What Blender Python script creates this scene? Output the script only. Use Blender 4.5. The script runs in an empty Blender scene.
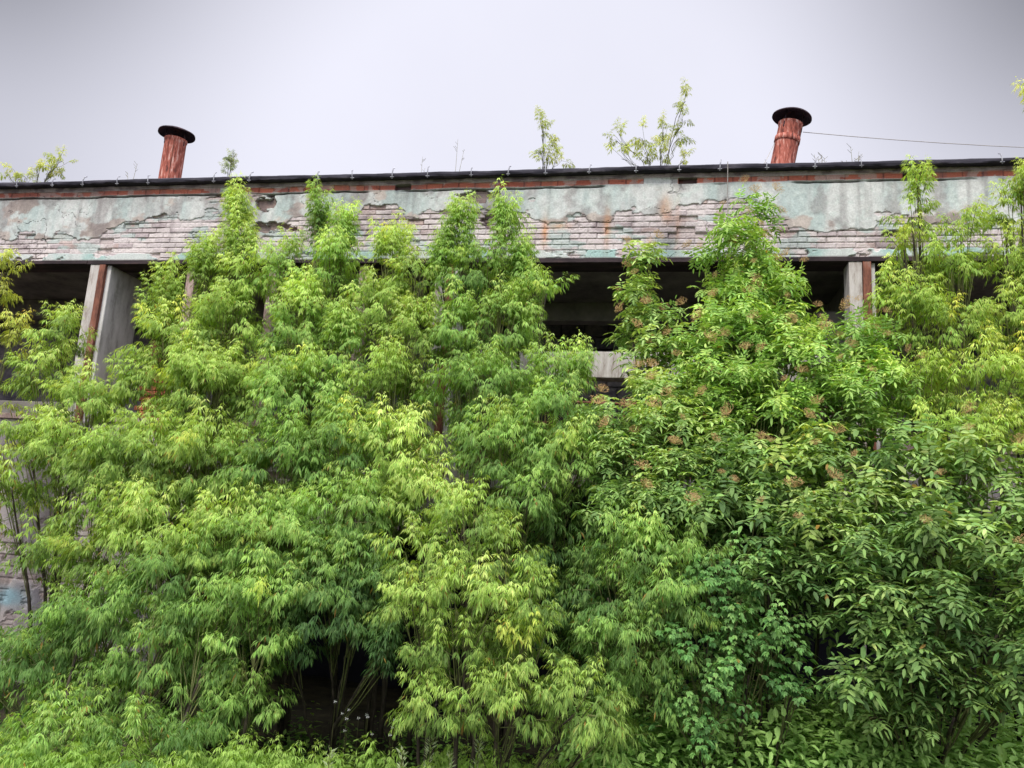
import bpy, math, random
import numpy as np
from mathutils import Matrix, Vector
random.seed(7); rng = np.random.default_rng(7)
S = bpy.context.scene; COL = S.collection

# ------------------------------------------------------------------ camera
F = 790.0
PITCH, ROLL, YAW, DIST = 0.19273546, -0.05970581, 0.18398849, 11.39542463
CAM = np.array([0, 0, 1.6]); GZ = -1.0
_f = np.array([0, math.cos(PITCH), math.sin(PITCH)]); _u0 = np.array([0, -math.sin(PITCH), math.cos(PITCH)]); _r0 = np.array([1., 0, 0])
RT = math.cos(ROLL)*_r0 - math.sin(ROLL)*_u0; UP = math.sin(ROLL)*_r0 + math.cos(ROLL)*_u0
cam = bpy.data.cameras.new('camera'); cam.lens = F/1024*36; cam.sensor_width = 36; cam.clip_end = 2000
co = bpy.data.objects.new('camera', cam); COL.objects.link(co)
co.matrix_world = Matrix(((RT[0], UP[0], -_f[0], CAM[0]), (RT[1], UP[1], -_f[1], CAM[1]), (RT[2], UP[2], -_f[2], CAM[2]), (0, 0, 0, 1)))
S.camera = co
def at(px, py, Y):
    d = _f*F + (px-512)*RT - (py-384)*UP
    return CAM + d*(Y/d[1])
NV = np.array([math.sin(YAW), math.cos(YAW), 0]); TV = np.array([math.cos(YAW), -math.sin(YAW), 0])
FD = DIST*NV[1]
def facade_xy(s, off=0):            # a point of the facade line, s along it, off behind it
    return TV*s + NV*(FD+off)
def wallY(px, py=400):
    d = _f*F + (px-512)*RT - (py-384)*UP
    return FD/(d@NV)*d[1]

S.view_settings.view_transform = 'Standard'; S.view_settings.look = 'None'; S.view_settings.exposure = 0; S.view_settings.gamma = 1
S.render.engine = 'CYCLES'
S.cycles.max_bounces = 8; S.cycles.diffuse_bounces = 4; S.cycles.transmission_bounces = 4; S.cycles.glossy_bounces = 2

def lin(c): 
    c = np.asarray(c, float)/255.
    return np.where(c <= .04045, c/12.92, ((c+.055)/1.055)**2.4)

# ------------------------------------------------------------------ object helpers
def link(o, parent=None):
    COL.objects.link(o)
    if parent is not None: o.parent = parent
    return o
def tag(o, label=None, cat=None, group=None, kind=None):
    if label: o['label'] = label
    if cat: o['category'] = cat
    if group: o['group'] = group
    if kind: o['kind'] = kind
    return o
def empty(name, loc=(0, 0, 0), rz=0):
    o = bpy.data.objects.new(name, None); o.location = tuple(float(a) for a in loc); o.rotation_euler = (0, 0, rz); o.empty_display_size = .2
    return link(o)
def mesh_np(name, V, Fc, mat, parent=None, col=None, smooth=False, loc=None):
    """V (n,3); Fc list of int arrays (m,k) ; col (n,3) colour attribute"""
    me = bpy.data.meshes.new(name)
    V = np.asarray(V, np.float32)
    if loc is not None: V = V-np.asarray(loc, np.float32)
    me.vertices.add(len(V)); me.vertices.foreach_set('co', V.ravel())
    loops = np.concatenate([f.ravel() for f in Fc]).astype(np.int32)
    tot = np.concatenate([np.full(len(f), f.shape[1], np.int32) for f in Fc])
    st = np.concatenate([[0], np.cumsum(tot)[:-1]]).astype(np.int32)
    me.loops.add(len(loops)); me.loops.foreach_set('vertex_index', loops)
    me.polygons.add(len(tot)); me.polygons.foreach_set('loop_start', st); me.polygons.foreach_set('loop_total', tot)
    me.polygons.foreach_set('use_smooth', np.full(len(tot), smooth))
    if col is not None:
        a = me.color_attributes.new('col', 'FLOAT_COLOR', 'POINT')
        c4 = np.ones((len(V), 4), np.float32); c4[:, :3] = col
        a.data.foreach_set('color', c4.ravel())
    me.update(calc_edges=True); me.validate()
    me.materials.append(mat)
    o = bpy.data.objects.new(name, me)
    if loc is not None and parent is None: o.location = tuple(float(a) for a in loc)
    return link(o, parent)
class MB:
    def __init__(s): s.v = []; s.f = []
    def box(s, x0, x1, y0, y1, z0, z1):
        b = len(s.v)
        s.v += [(x0, y0, z0), (x1, y0, z0), (x1, y1, z0), (x0, y1, z0), (x0, y0, z1), (x1, y0, z1), (x1, y1, z1), (x0, y1, z1)]
        s.f += [(b, b+3, b+2, b+1), (b+4, b+5, b+6, b+7), (b, b+1, b+5, b+4), (b+1, b+2, b+6, b+5), (b+2, b+3, b+7, b+6), (b+3, b, b+4, b+7)]
        return s
    def tube(s, pts, rad, n=6, cap=True):
        pts = [Vector(tuple(p)) for p in pts]; b0 = len(s.v); a = None
        for i, p in enumerate(pts):
            d = (pts[min(i+1, len(pts)-1)]-pts[max(i-1, 0)])
            if d.length < 1e-9: d = Vector((0, 0, 1))
            d.normalize()
            if a is None: a = d.orthogonal().normalized()
            else:
                a = a-d*a.dot(d)
                a = a.normalized() if a.length > 1e-6 else d.orthogonal().normalized()
            c = d.cross(a); r = rad[i] if hasattr(rad, '__len__') else rad
            for k in range(n):
                t = 2*math.pi*k/n; s.v.append(tuple(p+(a*math.cos(t)+c*math.sin(t))*r))
        for i in range(len(pts)-1):
            for k in range(n):
                s.f.append((b0+i*n+k, b0+i*n+(k+1) % n, b0+(i+1)*n+(k+1) % n, b0+(i+1)*n+k))
        if cap:
            s.f.append(tuple(b0+k for k in reversed(range(n)))); s.f.append(tuple(b0+(len(pts)-1)*n+k for k in range(n)))
        return s
    def build(s, name, mat, parent=None, smooth=False, bevel=0, loc=None):
        me = bpy.data.meshes.new(name)
        v = s.v if loc is None else [(a[0]-loc[0], a[1]-loc[1], a[2]-loc[2]) for a in s.v]
        me.from_pydata(v, [], s.f); me.update()
        if smooth: me.polygons.foreach_set('use_smooth', [True]*len(me.polygons))
        me.materials.append(mat); o = bpy.data.objects.new(name, me)
        if loc is not None and parent is None: o.location = tuple(float(a) for a in loc)
        if bevel:
            m = o.modifiers.new('bevel', 'BEVEL'); m.width = bevel; m.segments = 2
        return link(o, parent)

# ------------------------------------------------------------------ numpy noise
def _hash(ix, iy, seed):
    h = (ix.astype(np.int64)*374761393 + iy.astype(np.int64)*668265263 + seed*974634777) & 0xffffffff
    h = ((h ^ (h >> 13))*1274126177) & 0xffffffff
    return ((h ^ (h >> 16)) & 0xffffff)/float(0xffffff)
def vnoise(x, y, seed=0):
    ix = np.floor(x); iy = np.floor(y); fx = x-ix; fy = y-iy
    fx = fx*fx*(3-2*fx); fy = fy*fy*(3-2*fy)
    a = _hash(ix, iy, seed); b = _hash(ix+1, iy, seed); c = _hash(ix, iy+1, seed); d = _hash(ix+1, iy+1, seed)
    return (a*(1-fx)+b*fx)*(1-fy)+(c*(1-fx)+d*fx)*fy
def fbm(x, y, seed=0, o=4):
    s = 0; a = .5; t = 0
    for i in range(o):
        s = s+a*vnoise(x*2**i, y*2**i, seed+i*17); t += a; a *= .55
    return s/t
def ss(a, b, x): 
    t = np.clip((x-a)/(b-a), 0, 1); return t*t*(3-2*t)
def mix(a, b, t): return a*(1-t[..., None])+b*t[..., None]

# ------------------------------------------------------------------ materials
def newmat(name):
    m = bpy.data.materials.new(name); m.use_nodes = True; nt = m.node_tree; nt.nodes.clear(); return m, nt
def N(nt, t, **k):
    n = nt.nodes.new(t)
    for a, b in k.items(): setattr(n, a, b)
    return n
def mat_attr(name, rough=.9, nscale=60, namt=.25, bump=.3, spec=.2):
    m, nt = newmat(name); L = nt.links
    out = N(nt, 'ShaderNodeOutputMaterial'); b = N(nt, 'ShaderNodeBsdfPrincipled'); L.new(b.outputs[0], out.inputs[0])
    b.inputs['Roughness'].default_value = rough; b.inputs['Specular IOR Level'].default_value = spec
    at_ = N(nt, 'ShaderNodeAttribute', attribute_name='col'); tc = N(nt, 'ShaderNodeTexCoord')
    no = N(nt, 'ShaderNodeTexNoise'); no.inputs['Scale'].default_value = nscale; no.inputs['Detail'].default_value = 6; no.inputs['Roughness'].default_value = .65
    L.new(tc.outputs['Object'], no.inputs['Vector'])
    mr = N(nt, 'ShaderNodeMapRange'); mr.inputs[1].default_value = .3; mr.inputs[2].default_value = .7; mr.inputs[3].default_value = 1-namt; mr.inputs[4].default_value = 1+namt*.6
    L.new(no.outputs[0], mr.inputs[0])
    mx = N(nt, 'ShaderNodeVectorMath', operation='SCALE'); L.new(at_.outputs['Color'], mx.inputs[0]); L.new(mr.outputs[0], mx.inputs['Scale'])
    L.new(mx.outputs[0], b.inputs['Base Color'])
    bp = N(nt, 'ShaderNodeBump'); bp.inputs['Strength'].default_value = bump; bp.inputs['Distance'].default_value = .01
    L.new(no.outputs[0], bp.inputs['Height']); L.new(bp.outputs[0], b.inputs['Normal'])
    return m
def mat_mottle(name, stops, scale=3, stretch=(1, 1, 1), rough=.9, bump=.4, bdist=.01, metallic=0, spec=.2, fine=40):
    """stops: [(pos, sRGB255)] colour ramp over mixed noise"""
    m, nt = newmat(name); L = nt.links
    out = N(nt, 'ShaderNodeOutputMaterial'); b = N(nt, 'ShaderNodeBsdfPrincipled'); L.new(b.outputs[0], out.inputs[0])
    b.inputs['Roughness'].default_value = rough; b.inputs['Metallic'].default_value = metallic; b.inputs['Specular IOR Level'].default_value = spec
    tc = N(nt, 'ShaderNodeTexCoord'); mp = N(nt, 'ShaderNodeMapping'); mp.inputs['Scale'].default_value = stretch
    L.new(tc.outputs['Object'], mp.inputs[0])
    n1 = N(nt, 'ShaderNodeTexNoise'); n1.inputs['Scale'].default_value = scale; n1.inputs['Detail'].default_value = 8; n1.inputs['Roughness'].default_value = .6
    n2 = N(nt, 'ShaderNodeTexNoise'); n2.inputs['Scale'].default_value = fine; n2.inputs['Detail'].default_value = 5
    L.new(mp.outputs[0], n1.inputs['Vector']); L.new(mp.outputs[0], n2.inputs['Vector'])
    ad = N(nt, 'ShaderNodeMath', operation='MULTIPLY_ADD'); ad.inputs[1].default_value = .25
    L.new(n2.outputs[0], ad.inputs[0]); L.new(n1.outputs[0], ad.inputs[2])
    sb = N(nt, 'ShaderNodeMath', operation='SUBTRACT'); sb.inputs[1].default_value = .125; L.new(ad.outputs[0], sb.inputs[0])
    cr = N(nt, 'ShaderNodeValToRGB'); el = cr.color_ramp.elements
    for i, (p, c) in enumerate(stops):
        e = el[i] if i < 2 else el.new(p)
        e.position = p; cc = lin(c); e.color = (cc[0], cc[1], cc[2], 1)
    L.new(sb.outputs[0], cr.inputs[0]); L.new(cr.outputs[0], b.inputs['Base Color'])
    bp = N(nt, 'ShaderNodeBump'); bp.inputs['Strength'].default_value = bump; bp.inputs['Distance'].default_value = bdist
    L.new(ad.outputs[0], bp.inputs['Height']); L.new(bp.outputs[0], b.inputs['Normal'])
    return m
def mat_leaf(name, rough=.5, trans=.35, spec=.35):
    m, nt = newmat(name); L = nt.links
    out = N(nt, 'ShaderNodeOutputMaterial'); b = N(nt, 'ShaderNodeBsdfPrincipled')
    b.inputs['Roughness'].default_value = rough; b.inputs['Specular IOR Level'].default_value = spec
    a = N(nt, 'ShaderNodeAttribute', attribute_name='col')
    L.new(a.outputs['Color'], b.inputs['Base Color'])
    tr = N(nt, 'ShaderNodeBsdfTranslucent'); vm = N(nt, 'ShaderNodeVectorMath', operation='MULTIPLY'); vm.inputs[1].default_value = (1.25, 1.2, .5)
    L.new(a.outputs['Color'], vm.inputs[0]); L.new(vm.outputs[0], tr.inputs['Color'])
    mx = N(nt, 'ShaderNodeMixShader'); mx.inputs[0].default_value = trans
    L.new(b.outputs[0], mx.inputs[1]); L.new(tr.outputs[0], mx.inputs[2]); L.new(mx.outputs[0], out.inputs[0])
    return m
M = {}
M['wall'] = mat_attr('weathered_masonry', nscale=45, namt=.22, bump=.35)
M['concrete'] = mat_mottle('column_concrete', [(.25, (118, 114, 110)), (.5, (184, 182, 178)), (.75, (208, 206, 203))], 4, (1.5, 1.5, .4))
M['whitewash'] = mat_mottle('whitewashed_board', [(.25, (120, 105, 96)), (.5, (176, 170, 164)), (.8, (200, 196, 192))], 5, (3, 3, .5))
M['pink'] = mat_mottle('faded_pink_concrete', [(.25, (110, 92, 86)), (.5, (168, 145, 138)), (.8, (190, 176, 170))], 5, (2, 2, .6))
M['rust'] = mat_mottle('rusty_steel', [(.25, (58, 42, 40)), (.45, (104, 68, 56)), (.6, (132, 86, 70)), (.8, (136, 122, 114))], 7, (2, 2, .5), rough=.85)
M['redpipe'] = mat_mottle('red_oxide_pipe', [(.32, (84, 52, 48)), (.44, (146, 80, 66)), (.55, (180, 106, 90)), (.66, (208, 168, 154))], 6, (4, 4, .7), rough=.75, fine=25)
M['capmetal'] = mat_mottle('dark_cap_sheet', [(.3, (38, 30, 36)), (.55, (62, 48, 54)), (.75, (96, 62, 56))], 6, rough=.7)
M['felt'] = mat_mottle('tar_roofing_felt', [(.3, (26, 25, 32)), (.55, (52, 50, 58)), (.8, (92, 88, 92))], 3, (.6, 3, 3), rough=.85, bump=.6)
M['galv'] = mat_mottle('galvanised_clip', [(.3, (120, 120, 128)), (.7, (190, 190, 196))], 20, rough=.6)
M['interior'] = mat_mottle('grey_interior_plaster', [(.34, (56, 54, 60)), (.5, (112, 107, 112)), (.64, (150, 142, 140))], 1.1, (1, 1, 1.6), fine=12)  # mottled dark to light grey
M['dark'] = mat_mottle('shade_black_wall', [(.3, (16, 16, 22)), (.6, (34, 33, 40)), (.8, (50, 48, 54))], 1.3)  # near-black colour standing in for shade on the ground floor
M['ceiling'] = mat_mottle('grey_ceiling_slab', [(.3, (80, 77, 74)), (.5, (112, 108, 102)), (.75, (138, 134, 126))], 1.5, (1, 1, 1), fine=14)
M['redbrick'] = mat_mottle('orange_red_brick', [(.3, (84, 48, 40)), (.5, (150, 84, 62)), (.75, (180, 120, 92))], 5, rough=.9)
M['grime'] = mat_mottle('dark_grimy_steel', [(.3, (30, 26, 28)), (.6, (62, 52, 54)), (.8, (96, 72, 64))], 4, (.5, 2, 2))
M['cable'] = mat_mottle('old_cable', [(.3, (140, 134, 130)), (.7, (170, 166, 160))], 20)
M['bark'] = mat_mottle('grey_brown_bark', [(.3, (38, 34, 28)), (.55, (66, 60, 50)), (.8, (104, 96, 80))], 12, (1, 1, .3))
M['twig'] = mat_mottle('green_brown_twig', [(.3, (70, 78, 44)), (.7, (120, 124, 76))], 10)
M['soil'] = mat_mottle('leaf_litter_soil', [(.3, (24, 22, 16)), (.5, (44, 40, 28)), (.75, (70, 66, 44))], 3, bump=1, bdist=.03)
M['leaf'] = mat_leaf('box_elder_leaf', .55, .42, .25)
M['elder'] = mat_leaf('elder_leaf', .58, .32, .3)
M['berry'] = mat_mottle('unripe_berries', [(.3, (150, 122, 80)), (.5, (190, 152, 106)), (.75, (188, 186, 112))], 30, rough=.6)
M['flower'] = mat_mottle('white_petals', [(.3, (200, 200, 196)), (.7, (230, 230, 226))], 30)
M['dry'] = mat_mottle('dry_stalk', [(.3, (120, 116, 100)), (.7, (160, 158, 140))], 20)

# ------------------------------------------------------------------ world and sun
SUN_EL, SUN_AZ = math.radians(52), math.radians(205)      # azimuth clockwise from +Y: behind and to the left of the viewer
w = bpy.data.worlds.new('World'); S.world = w; w.use_nodes = True; nt = w.node_tree; nt.nodes.clear(); L = nt.links
out = N(nt, 'ShaderNodeOutputWorld'); bg = N(nt, 'ShaderNodeBackground'); L.new(bg.outputs[0], out.inputs[0]); bg.inputs[1].default_value = .1
sky = N(nt, 'ShaderNodeTexSky', sky_type='NISHITA'); sky.sun_disc = False; sky.sun_elevation = SUN_EL; sky.sun_rotation = SUN_AZ
tc = N(nt, 'ShaderNodeTexCoord'); sp = N(nt, 'ShaderNodeSeparateXYZ'); L.new(tc.outputs['Generated'], sp.inputs[0])
def mrange(src, a, b, c, d, smooth=True):
    r = N(nt, 'ShaderNodeMapRange'); r.inputs[1].default_value = a; r.inputs[2].default_value = b; r.inputs[3].default_value = c; r.inputs[4].default_value = d
    if smooth: r.interpolation_type = 'SMOOTHSTEP'
    L.new(src, r.inputs[0]); return r.outputs[0]
def mth(op, a, b=None):
    n = N(nt, 'ShaderNodeMath', operation=op)
    for i, v in enumerate((a, b)):
        if v is None: continue
        if isinstance(v, (int, float)): n.inputs[i].default_value = v
        else: L.new(v, n.inputs[i])
    return n.outputs[0]
# darker cloud added to either side to suggest a corner vignette, brightening again overhead
gap = N(nt, 'ShaderNodeVectorMath', operation='DISTANCE'); L.new(tc.outputs['Generated'], gap.inputs[0]); gap.inputs[1].default_value = (0.0, .935, .36)
cn = N(nt, 'ShaderNodeTexNoise'); cn.inputs['Scale'].default_value = 2.2; cn.inputs['Detail'].default_value = 5; L.new(tc.outputs['Generated'], cn.inputs['Vector'])
gd = mth('ADD', gap.outputs['Value'], mth('MULTIPLY', mth('SUBTRACT', cn.outputs[0], .5), .12))
vignette = mrange(gd, .30, .66, 0, 1)
over = mrange(sp.outputs['Z'], .62, .9, 0, 1)
dark = mth('MULTIPLY', mth('MULTIPLY', vignette, mrange(sp.outputs['Z'], .36, .58, .42, 1)), mth('SUBTRACT', 1.0, over))
rad = mth('ADD', mth('SUBTRACT', mth('ADD', 9.3, mth('MULTIPLY', mth('SUBTRACT', cn.outputs[0], .5), 2.0)), mth('MULTIPLY', dark, 7.0)), mth('MULTIPLY', over, 18))
back = mrange(sp.outputs['Y'], -.35, .25, 1, 0)            # sky behind the viewer: plain bright overcast
rad = mth('ADD', rad, mth('MULTIPLY', mth('MULTIPLY', back, dark), 19))
cc = N(nt, 'ShaderNodeCombineXYZ')
for i, k in enumerate((.965, .965, 1.09)): L.new(mth('MULTIPLY', rad, k), cc.inputs[i])
mx = N(nt, 'ShaderNodeMix', data_type='RGBA'); mx.inputs[0].default_value = .93
L.new(sky.outputs[0], mx.inputs[6]); L.new(cc.outputs[0], mx.inputs[7]); L.new(mx.outputs[2], bg.inputs[0])
sun = bpy.data.lights.new('sun', 'SUN'); sun.energy = 3.0; sun.angle = math.radians(14); sun.color = (1, .95, .86)
so = bpy.data.objects.new('sun', sun); link(so)
sd = Vector((math.sin(SUN_AZ)*math.cos(SUN_EL), math.cos(SUN_AZ)*math.cos(SUN_EL), math.sin(SUN_EL)))
so.rotation_euler = sd.to_track_quat('Z', 'Y').to_euler(); so.location = (0, 0, 30)

# ------------------------------------------------------------------ ground
xs = np.concatenate([np.linspace(-400, -30, 12), np.linspace(-28, 28, 140), np.linspace(30, 400, 12)])
ys = np.concatenate([np.linspace(-400, -12, 12), np.linspace(-10, 30, 100), np.linspace(34, 600, 14)])
X, Yg = np.meshgrid(xs, ys); Z = GZ+1.0*(1-ss(1.5, 6.5, Yg))+(fbm(X*.9, Yg*.9, 3)-.5)*.16*ss(40, 20, np.abs(X))
nx, ny = len(xs), len(ys); idx = np.arange(nx*ny).reshape(ny, nx)
Q = np.stack([idx[:-1, :-1], idx[:-1, 1:], idx[1:, 1:], idx[1:, :-1]], -1).reshape(-1, 4)
g = mesh_np('ground', np.stack([X, Yg, Z], -1).reshape(-1, 3), [Q], M['soil'], smooth=True); tag(g, kind='structure')
def gz(x, y): return GZ+1.0*(1-float(ss(1.5, 6.5, np.array(y))))

# ------------------------------------------------------------------ the building (local frame: x along the facade, y into it)
B = empty('derelict_workshop', (NV[0]*FD, NV[1]*FD, 0), -YAW)
tag(B, 'derelict workshop with peeling teal and grey brick parapet above dark open bays', 'building')
X0, X1 = -24.0, 15.5; ZB, ZT = 5.76, 7.155; SILL = 3.04

def masonry(s, z):
    """colours and relief of old silicate brick under broken plaster; returns relief, colour, course data"""
    C_, H_ = .088, .262
    row = np.floor(z/C_); fz = z/C_-row
    xs_ = s/H_+.5*(row % 2)+(_hash(row, row*0, 5)-.5)*.2; colm = np.floor(xs_); fx = xs_-colm
    wob = (fbm(s*6, z*6, 31)-.5)*.12
    joint = np.maximum(ss(.16, .04, np.minimum(fz, 1-fz)+wob), ss(.055, .015, np.minimum(fx, 1-fx)+wob*.3)*.8)
    br = _hash(colm, row, 9); br2 = _hash(colm, row, 10)
    rel = (br-.5)*.014-.014*joint*(.4+.9*ss(.35, .6, fbm(s*1.9, z*4, 36)))-.03*(br2 > .955)+(fbm(s*22, z*22, 33)-.5)*.012
    base = mix(np.broadcast_to(lin((210, 203, 202)), s.shape+(3,)), np.broadcast_to(lin((178, 168, 170)), s.shape+(3,)), ss(.2, .9, br))
    base = mix(base, np.broadcast_to(lin((178, 150, 138)), s.shape+(3,)), ss(.8, .95, br2)*.6)
    base = mix(base, np.broadcast_to(lin((124, 112, 112)), s.shape+(3,)), joint*(.18+.6*ss(.4, .62, fbm(s*1.9, z*4, 36))))
    base = mix(base, np.broadcast_to(lin((120, 106, 110)), s.shape+(3,)), ss(.52, .75, fbm(s*1.3, z*3, 35))*.55)
    return rel, base
def solid(c, like): return np.broadcast_to(lin(c), like.shape+(3,))
def gauss(s, z, s0, z0, a, b): return np.exp(-((s-s0)/a)**2-((z-z0)/b)**2)
def relief_mesh(name, x0, x1, z0, z1, step, fn, parent, y=0., keep=None):
    nx = int((x1-x0)/step)+1; nz = int((z1-z0)/step)+1
    s, z = np.meshgrid(np.linspace(x0, x1, nx), np.linspace(z0, z1, nz))
    rel, colr = fn(s, z)
    idx = np.arange(nx*nz).reshape(nz, nx)
    Q = np.stack([idx[:-1, :-1], idx[:-1, 1:], idx[1:, 1:], idx[1:, :-1]], -1).reshape(-1, 4)
    if keep is not None:
        k = keep((s[:-1, :-1]+s[1:, 1:])/2, (z[:-1, :-1]+z[1:, 1:])/2).ravel(); Q = Q[k]
    return mesh_np(name, np.stack([s, y-rel, z], -1).reshape(-1, 3), [Q], M['wall'], parent, col=colr.reshape(-1, 3), smooth=False)

def fascia(s, z):
    v = z-ZB
    rel, c = masonry(s, z)
    n = fbm(s*.9, z*1.6, 51, 5); n2 = fbm(s*2.6, z*3.5, 61, 5)
    pl = n*.6+n2*.4+(v-.62)*.5-.028
    pl = pl+.20*gauss(s, v, -9.9, .75, 1.1, .45)+.12*gauss(s, v, -6.4, .4, .45, .45)+.10*gauss(s, v, 1.2, .42, .45, .2)-.16*gauss(s, v, -2.3, .35, 1.4, .3)-.1*gauss(s, v, .2, .5, .8, .3)
    pm = ss(.497, .512, pl)                                   # plaster still on
    rel = rel*(1-pm)+pm*(.013+(fbm(s*9, z*9, 71)-.5)*.008)
    # second peel: paint gone, grey render left
    paint = .12+.88*ss(.465, .53, fbm(s*1.1+7, z*2.2, 81, 5)*.55+fbm(s*5, z*6, 83)*.3+.09+.05*ss(.6, .9, v)+.12*ss(-7, -1, s)*ss(.5, .8, v))
    teal = mix(solid((196, 201, 199), s), solid((172, 187, 185), s), ss(.35, .7, fbm(s*4, z*1.2, 85)))
    teal = mix(teal, solid((190, 202, 198), s), ss(.55, .7, fbm(s*12, z*12, 86))*.6)
    grey = mix(solid((182, 172, 164), s), solid((146, 134, 128), s), ss(.35, .65, fbm(s*3, z*4, 87)))
    pc = mix(grey, teal, paint)
    pc = mix(pc, solid((128, 120, 120), s), ss(.52, .66, fbm(s*3.1, z*2.3, 89, 5))*.5); pc = pc*(1+(fbm(s*16, z*16, 90)-.5)*.35)[..., None]
    c = mix(c, solid((206, 200, 200), s), ss(.44, .58, fbm(s*2.2+9, z*3, 37, 5))*.62)
    c = mix(c, pc, pm)
    edge = np.exp(-((pl-.505)/.012)**2); c = mix(c, solid((112, 96, 94), s), edge*.12)
    # thin paint left on some bricks
    thin = ss(.58, .64, fbm(s*2+3, z*5, 91))*(1-pm)*.55; c = mix(c, solid((160, 186, 182), s), thin)
    # bottom lip of the beam
    lip = ss(.135, .12, v+.03*(fbm(s*3, z*0, 92)-.5)); lp2 = lip*ss(.36, .42, fbm(s*2.5, z*4, 93))
    rel = rel*(1-lp2)+lp2*.030
    c = mix(c, mix(solid((196, 204, 202), s), solid((160, 190, 186), s), ss(.4, .6, fbm(s*1.5, z, 94))), lp2)
    c = mix(c, solid((120, 112, 112), s), ss(.025, .0, v)*.8)
    # red brick course near the top and the broken mortar round it
    wv = (fbm(s*1.3, z*0, 95)-.5)*.06; u = v-1.165-wv*.6
    band = ss(0, .012, u)*ss(.095, .083, u)
    bx = s/.26; bi = np.floor(bx); bf = bx-bi; r1 = _hash(bi, bi*0, 96); r2 = _hash(bi, bi*0, 97)
    rb = mix(solid((190, 116, 94), s), solid((156, 88, 72), s), r1); rb = mix(rb, solid((92, 54, 52), s), (ss(.05, .02, np.minimum(bf, 1-bf)))*.7)
    rb = mix(rb, solid((176, 158, 150), s), (fbm(s*7, z*7, 98) > .58)*.7)
    cover = (fbm(s*.8, z*0, 99) > .7)
    miss = (r2 > .95)
    c = mix(c, rb, band*(1-cover)); rel = rel*(1-band)+band*(np.where(miss, -.06, .004+(r1-.5)*.02))
    c = mix(c, solid((40, 32, 34), s), band*miss*.85)  # deep shadow painted into the holes of missing bricks
    top = ss(.088, .10, u); c = mix(c, mix(solid((158, 150, 146), s), solid((112, 102, 102), s), ss(.4, .7, fbm(s*5, z*8, 101))), top)
    rel = rel*(1-top)+top*(.02+(fbm(s*8, z*14, 102)-.5)*.03)
    # deep ragged crack just under the red course, its shadow coloured in
    cr_ = np.exp(-((u+.022+.02*(fbm(s*6, z*0, 103)-.5))/.013)**2)*ss(.42, .5, fbm(s*.7+2, z*0, 104))
    rel = rel-cr_*.05; c = mix(c, solid((50, 40, 42), s), cr_*.8)
    # broken patches where bricks fell out
    for (a, b, wa, wb) in ((-6.35, 1.0, .17, .17), (-2.75, 1.03, .34, .12), (-6.2, .55, .5, .1), (3.4, .35, .3, .1), (-2.5, .62, .25, .16)):
        h = gauss(s, v, a, b, wa*1.3, wb*1.2)*(.1+1.3*fbm(s*5, z*11, 105, 5))+.0; hm = ss(.42, .47, h)
        rel = rel-hm*(.045+.03*(_hash(np.floor(s/.26), np.floor(z/.098), 7)))
        c = mix(c, mix(solid((138, 112, 104), s), solid((84, 68, 68), s), _hash(np.floor(s/.13), np.floor(z/.098), 8)), hm*.85)
    # run-off dirt, soot and rust
    streak = fbm(s*9, z*.7, 111)*.6+fbm(s*2, z*.8, 112)*.4
    c = mix(c, solid((104, 96, 98), s), ss(.5, .72, streak)*.45*(.4+.6*ss(0, 1.2, v)))
    for (a, b, wa, wb, k) in ((-1.72, .45, .05, .22, .8), (-1.5, .52, .16, .05, .6), (-.78, .5, .05, .26, .7), (.08, .78, .09, .2, .6), (.25, .5, .04, .4, .35)):
        c = mix(c, solid((196, 138, 82), s), np.clip(gauss(s, v, a, b, wa, wb)*(.3+1.1*fbm(s*14, z*10, 113)), 0, 1)*k)
    for (a, b, wa, wb, k) in ((.15, .35, .35, .35, .6), (-10.6, 1.15, 1.5, .1, .5), (-8.5, .95, .3, .3, .35), (-4.8, .9, .4, .25, .4), (-2.7, .8, .45, .25, .6), (2.0, .2, .4, .2, .4)):
        c = mix(c, solid((88, 78, 82), s), np.clip(gauss(s, v, a, b, wa, wb)*(1.5*fbm(s*8, z*8, 114)), 0, 1)*k)
    ck = np.abs(fbm(s*1.7, z*2.1, 121, 4)-.5); crack = ss(.006, .0015, ck)*ss(.45, .6, fbm(s*.9, z, 122)); rel = rel-crack*.01; c = mix(c, solid((84, 76, 80), s), crack*.5)
    return rel, c*.9*np.array([1.03, 1.0, .97])
o = relief_mesh('parapet_wall', X0, X1, ZB, ZT-.06, .0125, fascia, B)
MB().box(X0, X1, .09, .42, ZB+.002, ZT-.07).build('parapet_core', M['concrete'], B)
# steel angle and shadow gap under the parapet beam
mb = MB(); k = X0
while k < X1:
    l = random.uniform(1.6, 3.2); e = min(k+l, X1); dz = random.uniform(-.006, .006)
    mb.box(k, e-.012, -.035, .40, ZB-.065+dz, ZB-.004); k = e
mb.build('lintel_angle', M['grime'], B, bevel=.004)

# roofing felt: ragged, sagging strip over the parapet
nx = 1600; s = np.linspace(X0-.1, X1+.1, nx)
sag = (fbm(s*.5, s*0, 131)-.5)*.035+(fbm(s*4, s*0, 132)-.5)*.012; low = (fbm(s*2.2, s*0, 133)-.5)*.035+(fbm(s*13, s*0, 134)-.5)*.02
rows = []
for (yy, zz, kk) in ((.9, .10, .3), (.05, .045, .8), (-.10, .018, 1), (-.145, -.015, 1), (-.15, -.045, 1), (-.143, -.066, 1)):
    zf = ZT+zz+sag*kk+(low if zz < -.06 else 0); yj = yy+(fbm(s*3, s*0+zz*30, 135)-.5)*.025*(zz < .03)
    rows.append(np.stack([s, np.broadcast_to(yj, s.shape), zf], -1))
for (yy, zz) in ((-.02, -.07), (.5, -.04)): rows.append(np.stack([s, s*0+yy, ZT+zz+sag*.3], -1))
V = np.stack(rows, 0); nr = len(rows); idx = np.arange(nr*nx).reshape(nr, nx)
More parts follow.
